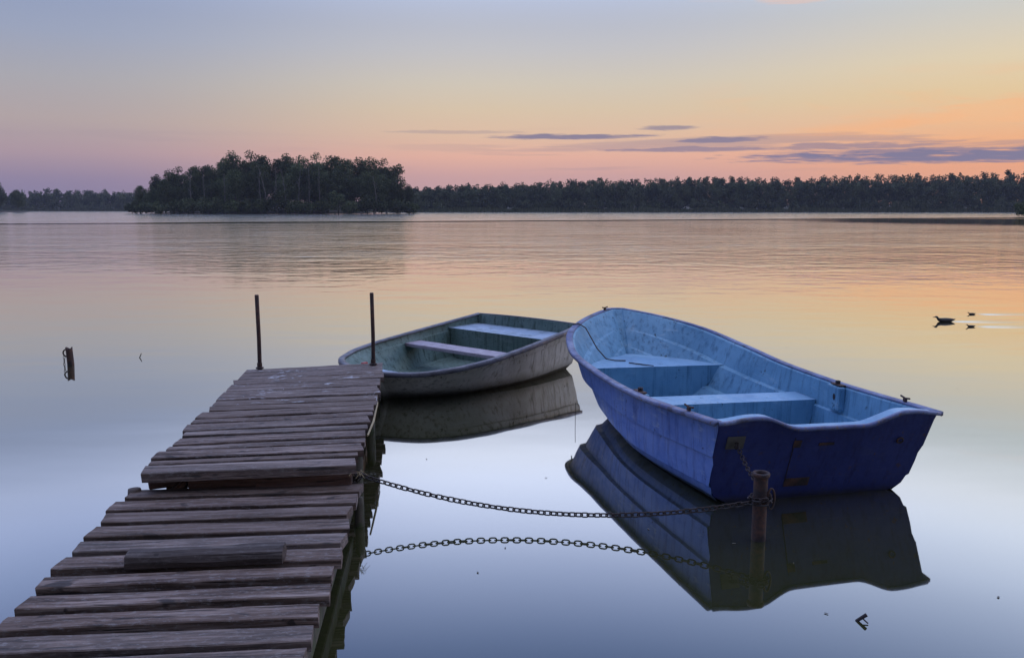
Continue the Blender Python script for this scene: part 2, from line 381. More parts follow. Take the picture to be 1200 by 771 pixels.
def shore(name, pts, depth, rise, label):
    """far bank: follows pts (x, y) left to right, rises away from the water"""
    V = []; Fc = []; n = len(pts); rows = [(-3, -.5), (0, .1), (4, .7), (depth * .4, rise * .5), (depth, rise)]
    for (dy, z) in rows:
        for (x, y) in pts: V.append((x, y + dy, z + (.4 * noise.noise((x * .03, dy * .1, 0)) if z > .2 else 0)))
    for r in range(len(rows) - 1):
        for i in range(n - 1): a = r * n + i; Fc.append((a, a + 1, a + 1 + n, a + n))
    return tag(obj(name, (V, Fc), M['soil'], smooth=True), label, kind='structure')
RS = [(x, 440 + 6 * math.sin(x * .02) - max(0, x - 150) * .06) for x in range(-95, 620, 15)]
LS = [(x, 640 + 5 * math.sin(x * .03)) for x in range(-760, -60, 20)]
shore('far_shore', RS, 120, 5, 'low far bank under the long forest')
shore('distant_shore', LS, 120, 4, 'low distant bank left of the island')

# ------------------------------------------------------------------ trees
def leaf_cloud(centres, radii, count, size, seed, flat=.9):
    """many small leaf-clump faces filling the clumps given by centres and radii"""
    g = np.random.default_rng(seed); C = np.array(centres, float); Rr = np.array(radii, float)
    pw = Rr ** 2; idx = g.choice(len(C), count, p=pw / pw.sum())
    dv = g.normal(size=(count, 3)); dv /= np.linalg.norm(dv, axis=1)[:, None]
    rad = Rr[idx] * (g.random(count) ** .42)
    c = C[idx] + dv * rad[:, None] * np.array([1, 1, flat])
    a = g.normal(size=(count, 3)); a /= np.linalg.norm(a, axis=1)[:, None]
    b = np.cross(a, g.normal(size=(count, 3))); b /= np.linalg.norm(b, axis=1)[:, None]
    s = size * (.6 + .8 * g.random(count))[:, None]
    V = np.stack([c - a * s - b * s * .5, c + a * s * .2 - b * s * .8, c + a * s + b * s * .3, c - a * s * .3 + b * s * .7], 1).reshape(-1, 3)
    return V
def quad_mesh(name, V):
    n = len(V) // 4; me = bpy.data.meshes.new(name)
    me.vertices.add(len(V)); me.vertices.foreach_set('co', np.asarray(V, np.float32).ravel())
    me.loops.add(4 * n); me.loops.foreach_set('vertex_index', np.arange(4 * n, dtype=np.int32))
    me.polygons.add(n); me.polygons.foreach_set('loop_start', np.arange(0, 4 * n, 4, dtype=np.int32))
    me.polygons.foreach_set('loop_total', np.full(n, 4, np.int32))
    me.update(); return me

def crown_shape(g, H, W, base, nb):
    """leafy clumps through a rounded, slightly lopsided crown"""
    cs = []; rs = []; hz = (H - base) / 2; ph = g.random() * 6.28
    for _ in range(nb):
        dv = g.normal(size=3); dv /= np.linalg.norm(dv); r = (.15 + .85 * g.random() ** .5)
        rr = (.3 + .16 * g.random()) * W
        lop = 1 + .16 * math.sin(2 * math.atan2(dv[1], dv[0]) + ph)
        k = .86 if dv[2] > 0 else 1.                                   # fuller below than at the top
        cs.append((dv[0] * r * (W - rr * .6) * lop * k, dv[1] * r * (W - rr * .6) * lop * k, base + hz + dv[2] * r * (hz - rr * .75))); rs.append(rr)
    return cs, rs
TREE = []
def tree_meshes(seed, H, W, base, nb, leaves_n, lsize, matl, bark):
    g = np.random.default_rng(seed)
    cs, rs = crown_shape(g, H, W, base, nb)
    crown = quad_mesh('crown', leaf_cloud(cs, rs, leaves_n, lsize, seed)); crown.materials.append(M[matl])
    lean = g.normal(size=2) * .6
    tp = [(lean[0] * k * k, lean[1] * k * k, -1.2 + (H * .9 + 1.2) * k) for k in np.linspace(0, 1, 7)]
    parts = [tube(tp, [.32 * (1 - .85 * k) + .03 for k in np.linspace(0, 1, 7)], 7)]
    for i in range(9):
        j = int(g.integers(0, len(cs))); c_ = Vector(cs[j]); z0 = max(base * .6, c_.z - 2.5 - 3 * g.random()); k = (z0 + 1.2) / (H * .9 + 1.2)
        s0 = Vector((lean[0] * k * k, lean[1] * k * k, z0))
        mid_ = s0.lerp(c_, .5) + Vector((0, 0, .5))
        parts.append(tube([s0, mid_, c_], [.13, .09, .04], 5))
    V, Fc = join(*parts)
    trunk = bpy.data.meshes.new('trunk'); trunk.from_pydata([tuple(v) for v in V], [], Fc); trunk.materials.append(M[bark])
    return crown, trunk
for i, a in enumerate([(20, 5.4, 1.0, 60, 9000, .24), (20, 4.6, 1.4, 50, 7500, .24), (20, 5.0, .2, 64, 9500, .24), (20, 4.6, 5.5, 24, 2300, .24), (20, 6.0, .8, 70, 10000, .24)]):
    TREE.append(tree_meshes(100 + i, *a, 'leaf', 'bark'))
def place_tree(kind, x, y, z, h, wide, rz, label, group, name='broadleaf_tree'):
    r = empty(name, (x, y, z), rz, label, 'tree', group); r.scale = (h / 20 * wide, h / 20 * wide, h / 20)
    for nm, me in (('trunk', TREE[kind][1]), ('crown', TREE[kind][0])): obj(nm, me, (), r)
    return r
prof = [(158, 236), (166, 222), (175, 212), (195, 204), (225, 195), (250, 193), (268, 189), (280, 181), (300, 180), (318, 182), (332, 186), (345, 182), (360, 186), (372, 182), (400, 182), (412, 187), (430, 187), (448, 188), (465, 189), (476, 199), (486, 214)]
def prof_h(px, y):
    py = np.interp(px, [p[0] for p in prof], [p[1] for p in prof])
    return (YH - py) * y / F * 1.035 + CH
ORD = ['first', 'second', 'third', 'fourth', 'fifth', 'sixth', 'seventh', 'eighth', 'ninth', 'tenth', 'eleventh', 'twelfth', 'thirteenth', 'fourteenth', 'fifteenth', 'sixteenth', 'seventeenth', 'eighteenth', 'nineteenth', 'twentieth']
g = np.random.default_rng(5)
NB_, NF_ = 20, 20
for i in range(NB_):                                           # back row: carries the skyline
    px = 172 + (470 - 172) * i / (NB_ - 1) + g.normal() * 2; y = IY + 4 + g.random() * 6
    if i == NB_ - 1: px = 468
    X = (px - 600) / F * y; h = prof_h(px, y) - 1.2
    place_tree([0, 1, 4, 2, 0][i % 5] if i < NB_ - 1 else 3, X, y, 1.2, h, (.95 if i < NB_ - 1 else 1.0) + .12 * g.random(), g.random() * 6.28,
               ('open lacy tree at the right end of the island, sky showing through its crown' if i == NB_ - 1 else
                f'broadleaf tree on the island skyline, {ORD[i]} crown from the left end'), 'trees on the island skyline')
for i in range(NF_):                                           # front row along the island's shore
    px = 165 + (482 - 165) * i / (NF_ - 1) + g.normal() * 2; y = IY - 8 - g.random() * 5 + 7 * (abs(px - 323) / 163) ** 2
    X = (px - 600) / F * y; h = min(prof_h(px, y) - .8, 30) * (.62 + .24 * g.random())
    place_tree([2, 4, 0, 2, 1][i % 5], X, y, .9, h, .98 + .2 * g.random(), g.random() * 6.28,
               f'dark shore tree on the near side of the island, {ORD[i]} from the left', 'trees along the near shore of the island')
# thin pale trunks that stand out against the dark foliage
def bare(seed, H):
    gg = np.random.default_rng(seed); parts = []
    ln = gg.normal(size=2) * .9
    P_ = lambda k: Vector((ln[0] * k * k + .25 * math.sin(5 * k + seed), ln[1] * k * k, H * k))
    parts.append(tube([P_(k) for k in np.linspace(0, 1, 8)], [.17 * (1 - .85 * k) + .02 for k in np.linspace(0, 1, 8)], 6))
    tw = []
    for _ in range(9):
        k = .35 + .6 * gg.random(); a = gg.random() * 6.28; L = (1.2 - k) * 3.4
        s0 = P_(k); s1 = s0 + Vector((math.cos(a) * L * .5, math.sin(a) * L * .5, L * .8))
        tw.append(tube([s0, s0.lerp(s1, .5) + Vector((0, 0, -.15)), s1], [.07, .05, .02], 5))
    return parts[0], join(*tw)
for i, (px, ty) in enumerate([(228, 205), (244, 207), (268, 205), (308, 200), (316, 197), (328, 196), (338, 200), (352, 198), (366, 198), (378, 196), (442, 207)]):
    y = IY - 15.2 + 7 * (abs(px - 323) / 163) ** 2; X = (px - 600) / F * y; H = (YH - ty) * y / F + CH
    t0, t1 = bare(i * 3 + 1, H - .2)
    r = empty('bare_tree', (X, y, .2), i * 1.3, f'thin pale bare tree against the dark island foliage, {ORD[i]} from the left', 'tree', 'bare pale trees on the island shore')
    obj('trunk', join(t0, t1), M['pale_bark'], r)
for i, px in enumerate([163, 176, 192, 209, 225, 243, 259, 277, 294, 312, 330, 347, 363, 380, 396, 413, 430, 447, 465, 482]):
    y = IY - 15.5 - g.random() * 2 + 9 * (abs(px - 323) / 163) ** 2; X = (px - 600) / F * y
    cs, rs = crown_shape(np.random.default_rng(300 + i), 4.0 + 5.0 * g.random() * (1 - (abs(px - 323) / 170) ** 2), 4.0, -.3, 26)
    b_ = quad_mesh('shore_bush', leaf_cloud(cs, rs, 2000, .28, 400 + i)); b_.materials.append(M['leaf'])
    o = obj('shore_bush', b_, (), None, (X, y, .2)); tag(o, f'low dark bush at the waterline of the island, {ORD[i]} from the left', 'bush', 'bushes at the island waterline')

def forest(name, xs, yfun, hfun, rows, label, leaves_n=1250, lsize=.36, zfun=None, seed=1):
    """a far wood that reads as one mass: overlapping crowns of small faces and their trunks"""
    gg = np.random.default_rng(seed); VV = []
    for x in xs:
        for r in range(-1, rows):
            X = x + gg.normal() * 1.2; Y = yfun(X) + 7 + r * 8 + gg.random() * 4
            h = hfun(X) * (.955 + .05 * gg.random() + .045 * noise.noise((X * .05, r * 3., seed))) * (1. if r else .8 + .1 * gg.random()); z = .4 + r * .4
            W = 3.4 + 1.4 * gg.random(); cs, rs = crown_shape(gg, h, W, -.5, 26)
            if r < 0: cs, rs = crown_shape(gg, 5. + 3 * gg.random(), 3.2, -.8, 12); Y += 3; z = .5
            cs = [(X + a, Y + b, z + c_) for a, b, c_ in cs]
            VV.append(leaf_cloud(cs, rs, int(leaves_n * (1., .8, 1., .45)[r]), lsize, int(gg.integers(1e9)), 1.))
    me = quad_mesh(name, np.concatenate(VV)); me.materials.append(M['leaf_dark'])
    return tag(obj(name, me), label, kind='stuff')
RY = lambda x: float(np.interp(x, [p[0] for p in RS], [p[1] for p in RS]))
def RH(x):
    px = 600 + F * x / 455; py = np.interp(px, [487, 600, 660, 700, 760, 830, 900, 1000, 1100, 1200, 1500], [219, 212, 209, 207, 207, 204, 206, 204, 202, 198, 194])
    return (YH - py) * 455 / F + CH - 1
forest('far_forest', np.arange(-66, 380, 3.2), RY, RH, 3, 'long dark forest along the far right shore', seed=11)
LY = lambda x: float(np.interp(x, [p[0] for p in LS], [p[1] for p in LS]))
forest('distant_forest', np.arange(-560, -215, 4.), LY, lambda x: 16.8 + 1.5 * math.sin(x * .05), 2, 'bluish distant forest left of the island', leaves_n=800, lsize=.5, seed=12)
for i, (px, y, h) in enumerate([(4, 430, 16.), (27, 436, 12.)]):
    place_tree([4, 0][i], (px - 600) / F * y, y, .5, h, 1.15, 1. + i, ['taller dark tree cut by the left edge of the picture', 'lower dark tree just right of the tall one at the left edge'][i], 'trees at the left edge')
mound('left_point', [((12 - 600) / F * 434 + 26 * math.cos(a) - 8, 436 + 14 * math.sin(a)) for a in np.linspace(0, 2 * math.pi, 30, endpoint=False)], lambda k: 1.4 * min(1, k * 2), 'low point of land at the left edge')
# reeds along the far banks
def reeds(name, pts, n_, h, label, seed):
    gg = np.random.default_rng(seed); V = []
    P_ = np.array(pts, float); xs = np.interp(gg.random(n_), np.linspace(0, 1, len(P_)), P_[:, 0]); ys = np.interp(xs, P_[:, 0], P_[:, 1]) - 1 + gg.random(n_) * 4
    hh = h * (.6 + .5 * gg.random(n_)) * (.8 + .35 * np.sin(xs * .07) ** 2); wd = .16 + .14 * gg.random(n_); ln = gg.normal(size=n_) * .25
    z0 = np.full(n_, -.1)
    V = np.stack([np.stack([xs - wd, ys, z0], 1), np.stack([xs + wd, ys + .1, z0], 1), np.stack([xs + ln + wd * .3, ys + .1, z0 + hh], 1), np.stack([xs + ln - wd * .3, ys, z0 + hh], 1)], 1).reshape(-1, 3)
    me = quad_mesh(name, V); me.materials.append(M['reed']); return tag(obj(name, me), label, kind='stuff')
reeds('reed_bed', RS, 9000, 2.6, 'pale green reed belt along the far right shore', 3)
reeds('reed_bed', LS[8:], 3500, 2.4, 'reed belt along the distant left shore', 4)
cs, rs = crown_shape(np.random.default_rng(77), 3.2, 3.0, .1, 16)
b_ = quad_mesh('shore_bush', leaf_cloud(cs, rs, 1500, .2, 78)); b_.materials.append(M['leaf'])
tag(obj('waterside_bush', b_, (), None, at(1202, 254.5) + Vector((0, 0, 0))), 'dark bush standing in the water at the right edge of the picture', 'bush')

# ------------------------------------------------------------------ jetty
ZN, ZF = .21, .33
jetty = empty('jetty', (-1.4, 5.0, 0), 0, 'old wooden plank jetty in two sections with two thin poles at its end', 'jetty')
def jchild(name, me, mats, loc=(0, 0, 0), smooth=False):
    o = obj(name, me, mats, jetty, Vector(loc) - jetty.location, smooth); return o
def plank(fl, fr, width, thick, seed, mt, twist=0.):
    """one worn board: fl, fr front corners of its top face, width measured back along the jetty"""
    a, b = Vector(fl), Vector(fr); ax = (b - a); L = ax.length; ax.normalize()
    back = Vector((-ax.y, ax.x, 0)); ctr = (a + b) / 2 + back * width / 2
    gg = random.Random(seed); nx = 16; V = []; Fc = []
    # cross-section: slightly rounded board
    c_ = .004
    sec = [(-width / 2, -thick), (-width / 2, -c_), (-width / 2 + c_, 0), (-width * .17, .0015), (width * .17, .0015), (width / 2 - c_, 0), (width / 2, -c_), (width / 2, -thick)]
    ns = len(sec); e0 = gg.uniform(-.012, .012); e1 = gg.uniform(-.012, .012); sk0 = gg.uniform(-.15, .15); sk1 = gg.uniform(-.15, .15)
    for i in range(nx + 1):
        k = i / nx; x = -L / 2 + L * k
        for j, (y, z) in enumerate(sec):
            q = seed * 13.7
            edge = .0045 * noise.noise((x * 9 + q, (y > 0) * 5., 1.)) + .004 * noise.noise((x * 2.2 + q, (y > 0) * 7., 4.))
            sag = .004 * noise.noise((x * 1.3 + q, 0, 0)) + .0025 * noise.noise((x * 14 + q, y * 20, 2.))
            yy = y + (edge if abs(y) > width * .3 else 0)
            xx = x
            if i == 0: xx += e0 + sk0 * y + .006 * noise.noise((y * 60 + q, z * 40, 3.))
            if i == nx: xx += e1 + sk1 * y + .006 * noise.noise((y * 60 + q, z * 40, 8.))
            V.append((xx, yy, z + sag * (z > -thick * .5) + twist * x))
    for i in range(nx):
        for j in range(ns):
            p, q_ = i * ns + j, i * ns + (j + 1) % ns; Fc.append((p, p + ns, q_ + ns, q_))
    Fc.append(tuple(range(ns))); Fc.append(tuple(range((nx + 1) * ns - 1, nx * ns - 1, -1)))
    o = jchild('plank', (V, Fc), mt, ctr); o.rotation_euler.z = math.atan2(ax.y, ax.x)
    return o
z6 = lambda u, v: (u * .38333, 540 + v * .38333)
near = [((378, 112), (1098, 90), (400, 86), (1098, 62)), ((330, 150), (1085, 125), (360, 123), (1085, 93)), ((295, 187), (1070, 163), (325, 158), (1070, 130)),
        ((252, 232), (1055, 205), (285, 196), (1055, 167)), ((213, 278), (1042, 250), (240, 240), (1042, 212)), ((160, 330), (1032, 300), (185, 287), (1035, 255)),
        ((100, 387), (1018, 350), (130, 342), (1020, 310)), ((46, 452), (1000, 412), (80, 400), (1000, 365)), ((-12, 518), (975, 476), (25, 470), (980, 425)),
        ((-85, 592), (950, 548), (-40, 540), (958, 488)), ((-165, 672), (925, 622), (-110, 612), (935, 557))]
last = None
for i, (fl, fr, bl, br) in enumerate(near):
    A, B, C_, D = (at(*z6(*q), ZN) for q in (fl, fr, bl, br))
    wd = min(.14, max(.08, (D - B).y * .80)); last = (A, B)
    plank(A + Vector((0, 0, .004 * noise.noise((i * 3.1, 0, 0)))), B + Vector((0, 0, .006 * noise.noise((i * 5.3, 2, 0)))), wd, .044, 20 + i, M['plank'])
step = Vector((.0155, -.163, 0))
for i in range(5): plank(last[0] + step * (i + 1), last[1] + step * (i + 1), .118, .044, 60 + i, M['plank'])
zA = lambda u, v: (150 + u / 4.819, 420 + v / 4.819)
zB = lambda u, v: (300 + u / 4.817, 420 + v / 4.817)
edges = [((690, 55), (750, 24)), ((640, 120), (735, 76)), ((600, 146), (725, 104)), ((548, 188), (708, 148)), ((497, 235), (690, 195)), ((470, 268), (683, 232)), ((445, 295), (675, 260)),
         ((393, 336), (665, 290)), ((365, 365), (655, 320)), ((315, 409), (640, 357)), ((298, 438), (632, 392)), ((252, 488), (622, 435)), ((215, 518), (610, 470)),
         ((145, 566), (590, 515)), ((122, 599), (583, 547)), ((52, 650), (565, 600))]
strong = {4, 7, 9, 10, 11, 13}
E_ = [(at(*zA(*a), ZF), at(*zB(*b), ZF)) for a, b in edges]
for i in range(1, len(E_)):
    (A0, B0), (A, B) = E_[i - 1], E_[i]
    m0 = (A0 + B0) / 2; m1 = (A + B) / 2; wd = (m0 - m1).length * .99 - (.042 if i - 1 in strong else .02)
    plank(A + Vector((0, 0, .005 * noise.noise((i * 2.7, 5, 0)))), B + Vector((0, 0, .006 * noise.noise((i * 4.1, 9, 0)))), max(.07, wd), .05 if i == len(E_) - 1 else .042, 100 + i, M['plank_white'] if i <= 5 else M['plank'])
JD = (E_[0][1] - E_[-1][1]); JD.z = 0; JD.normalize(); JN = Vector((JD.y, -JD.x, 0))      # along the jetty, and to its right
def beam(name, p0, p1, wdt, hgt, mt, seed=0):
    p0, p1 = Vector(p0), Vector(p1); L = (p1 - p0).length; ctr = (p0 + p1) / 2
    bm = box_bm(L, wdt, hgt, .006)
    bmesh.ops.subdivide_edges(bm, edges=[e for e in bm.edges if abs(e.verts[0].co.x - e.verts[1].co.x) > L * .7], cuts=10)
    for v in bm.verts:
        v.co.y += .008 * noise.noise((v.co.x * 3 + seed, v.co.z * 9, seed)); v.co.z += .007 * noise.noise((v.co.x * 3, v.co.y * 9 + seed, seed + 4))
    o = jchild(name, bm, mt, ctr); dv = p1 - p0
    o.rotation_euler = (0, -math.asin(dv.z / L), math.atan2(dv.y, dv.x)); return o
fr0, fl0 = E_[-1][1], E_[-1][0]
nr, nl = at(*z6(1098, 90), ZN), at(*z6(378, 112), ZN)
# stringers of the far section, cross-beam at its front, stringers of the near section
for off, nm in ((-.16, 'stringer'), (-1.0, 'stringer')):
    p = fr0 + JN * off; beam(nm, p + JD * .10 + Vector((0, 0, -.105)), p + JD * 2.95 + Vector((0, 0, -.105)), .07, .115, M['beam'], off)
beam('cross_beam', fr0 + JN * -.03 + JD * .055 + Vector((0, 0, -.09)), fr0 + JN * -.9 + JD * .055 + Vector((0, 0, -.096)), .05, .075, M['beam'], 3)
beam('cross_beam', fr0 + JN * -.88 + JD * .12 + Vector((0, 0, -.085)), fr0 + JN * -1.12 + JD * .09 + Vector((0, 0, -.1)), .06, .06, M['beam'], 5)
beam('brace', fr0 + JN * -1.02 + JD * .03 + Vector((0, 0, -.19)), fr0 + JN * -.93 + JD * .1 + Vector((0, 0, -.1)), .05, .05, M['beam'], 6)
beam('brace', fr0 + JN * -.55 + JD * .05 + Vector((0, 0, -.17)), fr0 + JN * -.52 + JD * .05 + Vector((0, 0, -.1)), .04, .04, M['beam'], 7)
for off in (-.075, -1.12):
    p = nr + JN * off; beam('stringer', p + JD * .04 + Vector((0, 0, -.1)), p - JD * 3.0 + Vector((0, 0, -.1)), .065, .105, M['mossy'], 9 + off)
def pile(p, r, ztop, mt, lean=(0, 0), name='pile'):
    V, Fc = tube([(lean[0] * k, lean[1] * k, -1.2 + (ztop + 1.2) * k) for k in (0, .3, .6, .8, .97, 1)], [r, r, r * .98, r * .97, r * .95, r * .82], 12)
    V = [Vector(v) * 1 + Vector((.006 * noise.noise((v.z * 4, v.x * 20, 0)), .006 * noise.noise((v.z * 4, v.y * 20, 5)), 0)) for v in V]
    return jchild(name, (V, Fc), mt, (p.x, p.y, 0), True)
pile(nr + JN * -.005 + JD * .03, .026, ZN - .05, M['mossy'])
pile(nl + JN * .02 + JD * .10, .04, ZN + .012, M['dark_timber'])
pile(nl + JN * .1 + JD * -1.6, .05, ZN - .05, M['mossy']); pile(nr + JN * -.1 + JD * -1.6, .05, ZN - .05, M['mossy'])
for k, off in ((.55, .0), (1.9, -.03), (2.85, -.06)):
    pile(fr0 + JN * (off - .06) + JD * k, .036, ZF - .05, M['mossy'], (.01, 0)); pile(fr0 + JN * (off - 1.12) + JD * k, .04, ZF - .05, M['mossy'])
# the two thin iron poles at the end
def pole(px, py, ty, side):
    p = at(px, py, ZF); zt = ZF + .645
    V, Fc = tube([(0, 0, -1.0), (0, 0, .3), (.004, 0, .6), (0, .004, zt - .004), (0, .004, zt)], [.0175, .0175, .0172, .0172, .014], 10)
    o = jchild('pole', (V, Fc), M['rust'], (p.x, p.y, 0), True)
    V, Fc = lathe([(.0185, 0), (.034, .002), (.034, .012), (.022, .016), (.022, .05), (.018, .052)], 12)
    c_ = obj('collar', (V, Fc), M['rust'], o, (0, 0, ZF + .004)); return o
pole(304.5, 432.5, 346, -1); pole(437.5, 428, 347, 1)
# straws and grass caught on the jetty's right edge, each a few blades
def tuft(p, n_, L, seed, spread=.5, drop=.5, wd=.0025):
    gg = random.Random(seed); parts = []
    for _ in range(n_):
        a = gg.uniform(-spread, spread) ; l = L * gg.uniform(.5, 1.1); dr = gg.uniform(-.4, 1) * drop
        e = Vector((math.cos(a) * l * .7, math.sin(a) * l * .5, -dr * l)); s0 = Vector((gg.uniform(-.03, .03), gg.uniform(-.03, .03), gg.uniform(-.01, .02)))
        parts.append(tube([s0, s0 + e * .5 + Vector((0, 0, .02)), s0 + e], [wd, wd * .8, wd * .4], 4))
    V, Fc = join(*parts); return V, Fc
p = fr0 + JD * .01 + Vector((-.01, 0, -.07))
tag(obj('straw_tuft', tuft(p, 7, .09, 30, 1.2, .5, .002), M['straw'], None, p), 'small tuft of dry straw beside the chain at the step of the jetty', 'straw')
o = obj('reed_stalk', tube([fr0 + JD * .62 + JN * .01 + Vector((0, 0, -.01)), fr0 + JD * 1.0 + JN * .016 + Vector((0, 0, -.02)), fr0 + JD * 1.45 + JN * .012 + Vector((0, 0, .0))], [.006, .0075, .004], 6), M['straw'])
tag(o, 'long pale reed stalk lying along the right edge of the jetty', 'reed stalk')

# loose half-round timber on the near planks
ta, tb = at(150, 664, ZN + .0), at(333, 657, ZN)
L = (tb - ta).length; V = []; Fc = []; nx = 18
sec = [(-.05, 0), (-.054, .025), (-.042, .05), (-.018, .064), (.016, .066), (.04, .05), (.052, .025), (.048, 0)]
for i in range(nx + 1):
    x = -L / 2 + L * i / nx
    for j, (y, z) in enumerate(sec):
        nz = noise.noise((x * 5, y * 30, z * 30)); V.append((x + (.008 * noise.noise((y * 50, z * 50, i)) if i in (0, nx) else 0), y + .005 * nz, max(0., z + .006 * nz) if z else 0))
for i in range(nx):
    for j in range(8):
        p, q = i * 8 + j, i * 8 + (j + 1) % 8; Fc.append((p, q, q + 8, p + 8))
Fc.append(tuple(range(7, -1, -1))); Fc.append(tuple(range(nx * 8, nx * 8 + 8)))
o = obj('timber', (V, Fc), M['dark_timber'], None, (ta + tb) / 2 + Vector((0, .012, .004))); o.rotation_euler.z = math.atan2((tb - ta).y, (tb - ta).x)
tag(o, 'short dark half-round timber lying loose across the near planks', 'timber')

# ------------------------------------------------------------------ boats
def pch(xk, yk, x):
    xk = np.array(xk, float); yk = np.array(yk, float); m = np.gradient(yk, xk)
    i = np.clip(np.searchsorted(xk, x) - 1, 0, len(xk) - 2); h = xk[i + 1] - xk[i]; t_ = (x - xk[i]) / h
    return (2 * t_**3 - 3 * t_**2 + 1) * yk[i] + (t_**3 - 2 * t_**2 + t_) * h * m[i] + (-2 * t_**3 + 3 * t_**2) * yk[i + 1] + (t_**3 - t_**2) * h * m[i + 1]
sstep = lambda a, b, x: (lambda q: q * q * (3 - 2 * q))(np.clip((x - a) / (b - a), 0, 1))
class Hull:
    """stations j (stern..bow) x levels v (1 gunwale .. 0 keel); local x forward, y to port, z up"""
    def __init__(s, L, S_, B_, zk, keel, prof_st, prof_bow, rake_st, rake_bow, cap=.45, n=46, thick=.022, floor=.05, keel_rise=.35):
        u = 1 - (1 - np.linspace(0, 1, n)) ** 1.35
        b = pch(S_, B_, u); z = pch([0, .33, .67, 1], zk, u)
        ca = np.linspace(0, math.pi / 2, 9)[1:]
        s.x = np.concatenate([u * L, L + B_[-1] * cap * np.sin(ca)]); s.b = np.concatenate([b, B_[-1] * np.cos(ca)]); s.z = np.concatenate([z, np.full(8, zk[-1])])
        s.L = s.x[-1]; s.s = s.x / s.L; s.keel = keel; s.n = len(s.x); s.thick = thick; s.floor = floor; s.kr = keel_rise
        s.ps, s.pb, s.rs, s.rb = prof_st, prof_bow, rake_st, rake_bow
        s.lv = [p[0] for p in prof_st]
    def pt(s, j, k, sg=1, inner=False):
        v, ws = s.ps[k]; wb = s.pb[k][1]; q = s.s[j]; tb_ = float(sstep(.25, 1., q))
        W = ws * (1 - tb_) + wb * tb_
        kz = s.keel + s.kr * float(sstep(.55, 1.05, q)) ** 1.6
        z = kz + (s.z[j] - kz) * v; y = s.b[j] * W
        x = s.x[j] + s.rs * (1 - v) * (1 - q) ** 3 - s.rb * (1 - v) * float(sstep(.6, 1., q))
        if inner:
            y = max(0., y - s.thick); z = max(z + (0 if v > .97 else .008), s.floor + .002 * q); x -= s.thick * 1.2 * q ** 6 - s.thick * 1.5 * (1 - q) ** 20
        return Vector((x, sg * y, z))
    def grid(s, inner=False, mi=0):
        V = []; Fc = []; nk = len(s.ps)
        for j in range(s.n):
            for sg, ks in ((1, range(nk)), (-1, range(nk - 2, -1, -1))):
                for k in ks: V.append(s.pt(j, k, sg, inner))
        w_ = 2 * nk - 1
        for j in range(s.n - 1):
            for i in range(w_ - 1):
                a = j * w_ + i; f = (a, a + 1, a + 1 + w_, a + w_); Fc.append(f[::-1] if inner else f)
        return V, Fc
    def hw(s, x, z, inner=True):
        """half-width of the inside at a given x and z"""
        zz = []; yy = []
        for k in range(len(s.ps) - 1, -1, -1):
            P_ = [s.pt(j, k, 1, inner) for j in range(s.n)]; X_ = np.maximum.accumulate([p.x for p in P_])
            yy.append(float(np.interp(x, X_, [p.y for p in P_], right=0.))); zz.append(float(np.interp(x, X_, [p.z for p in P_])))
        return float(np.interp(z, np.maximum.accumulate(zz), yy))
def boat_root(name, xs, ys, yaw, roll, label):
    r = empty(name, (xs, ys, 0), 0, label, 'boat', None); r.rotation_euler = (roll, 0, math.pi / 2 + yaw); return r
def hull_obj(h, root, mo, mi):
    (V1, F1), (V2, F2) = h.grid(), h.grid(True)
    V, Fc = join((V1, F1), (V2, F2))
    o = obj('hull', (V, Fc, [0] * len(F1) + [1] * len(F2)), [mo, mi], root, smooth=True)
    me = o.data
    try: me.set_sharp_from_angle(angle=R(22))
    except Exception: pass
    return o
def sweep_rim(pts, prof_, closed=False):
    """profile (out, up) swept along pts; out = horizontal outward direction supplied with each point"""
    V = []; Fc = []; n = len(prof_)
    for p, o_ in pts:
        for a, b in prof_: V.append(p + o_ * a + Vector((0, 0, b)))
    for i in range(len(pts) - 1):
        for k in range(n):
            a, b = i * n + k, i * n + (k + 1) % n; Fc.append((a, b, b + n, a + n))
    Fc.append(tuple(range(n - 1, -1, -1))); Fc.append(tuple(range((len(pts) - 1) * n, len(pts) * n)))
    return V, Fc
def rim_path(h):
    P_ = [h.pt(j, 0, 1) for j in range(h.n)] + [h.pt(j, 0, -1) for j in range(h.n - 2, -1, -1)]
    out = []
    for i, p in enumerate(P_):
        tg = P_[min(i + 1, len(P_) - 1)] - P_[max(i - 1, 0)]; tg.z = 0; tg.normalize(); out.append((p, Vector((tg.y * -1, tg.x, 0))))
    return out
def bench(name, h, x0, x1, z, root, mt, lip=.03, base=None, inset=.004, n=10, face=True, skirt=None):
    """moulded seat across the boat from x0 (aft) to x1 (forward), aft face down to the floor"""
    xs = np.linspace(x0, x1, n); V = []; Fc = []; top = []
    base = h.floor - .02 if base is None else base
    for x in xs:
        w_ = max(.004, h.hw(x, z) - inset); V.append((x, w_, z)); V.append((x, -w_, z))
    for i in range(n - 1): a = 2 * i; Fc.append((a, a + 1, a + 3, a + 2))
    mi_ = [0] * len(Fc)
    def wall(x, sgn, z1, z0):
        o = len(V); m_ = 9
        for zz in (z1, (z1 + z0) / 2, z0):
            w_ = max(.004, h.hw(x, max(zz, h.floor + .012)) - inset)
            for k in range(m_): V.append((x, w_ * (1 - 2 * k / (m_ - 1)), zz))
        for r in range(2):
            for k in range(m_ - 1):
                a = o + r * m_ + k; f = (a, a + m_, a + m_ + 1, a + 1); Fc.append(f if sgn < 0 else f[::-1]); mi_.append(1)
    wall(x0, -1, z, base)
    if x1 < h.L - .25: wall(x1, 1, z, base)
    # rounded nosing
    o = len(V); m_ = 2
    return obj(name, (V, Fc, mi_), [mt, skirt or mt], root)
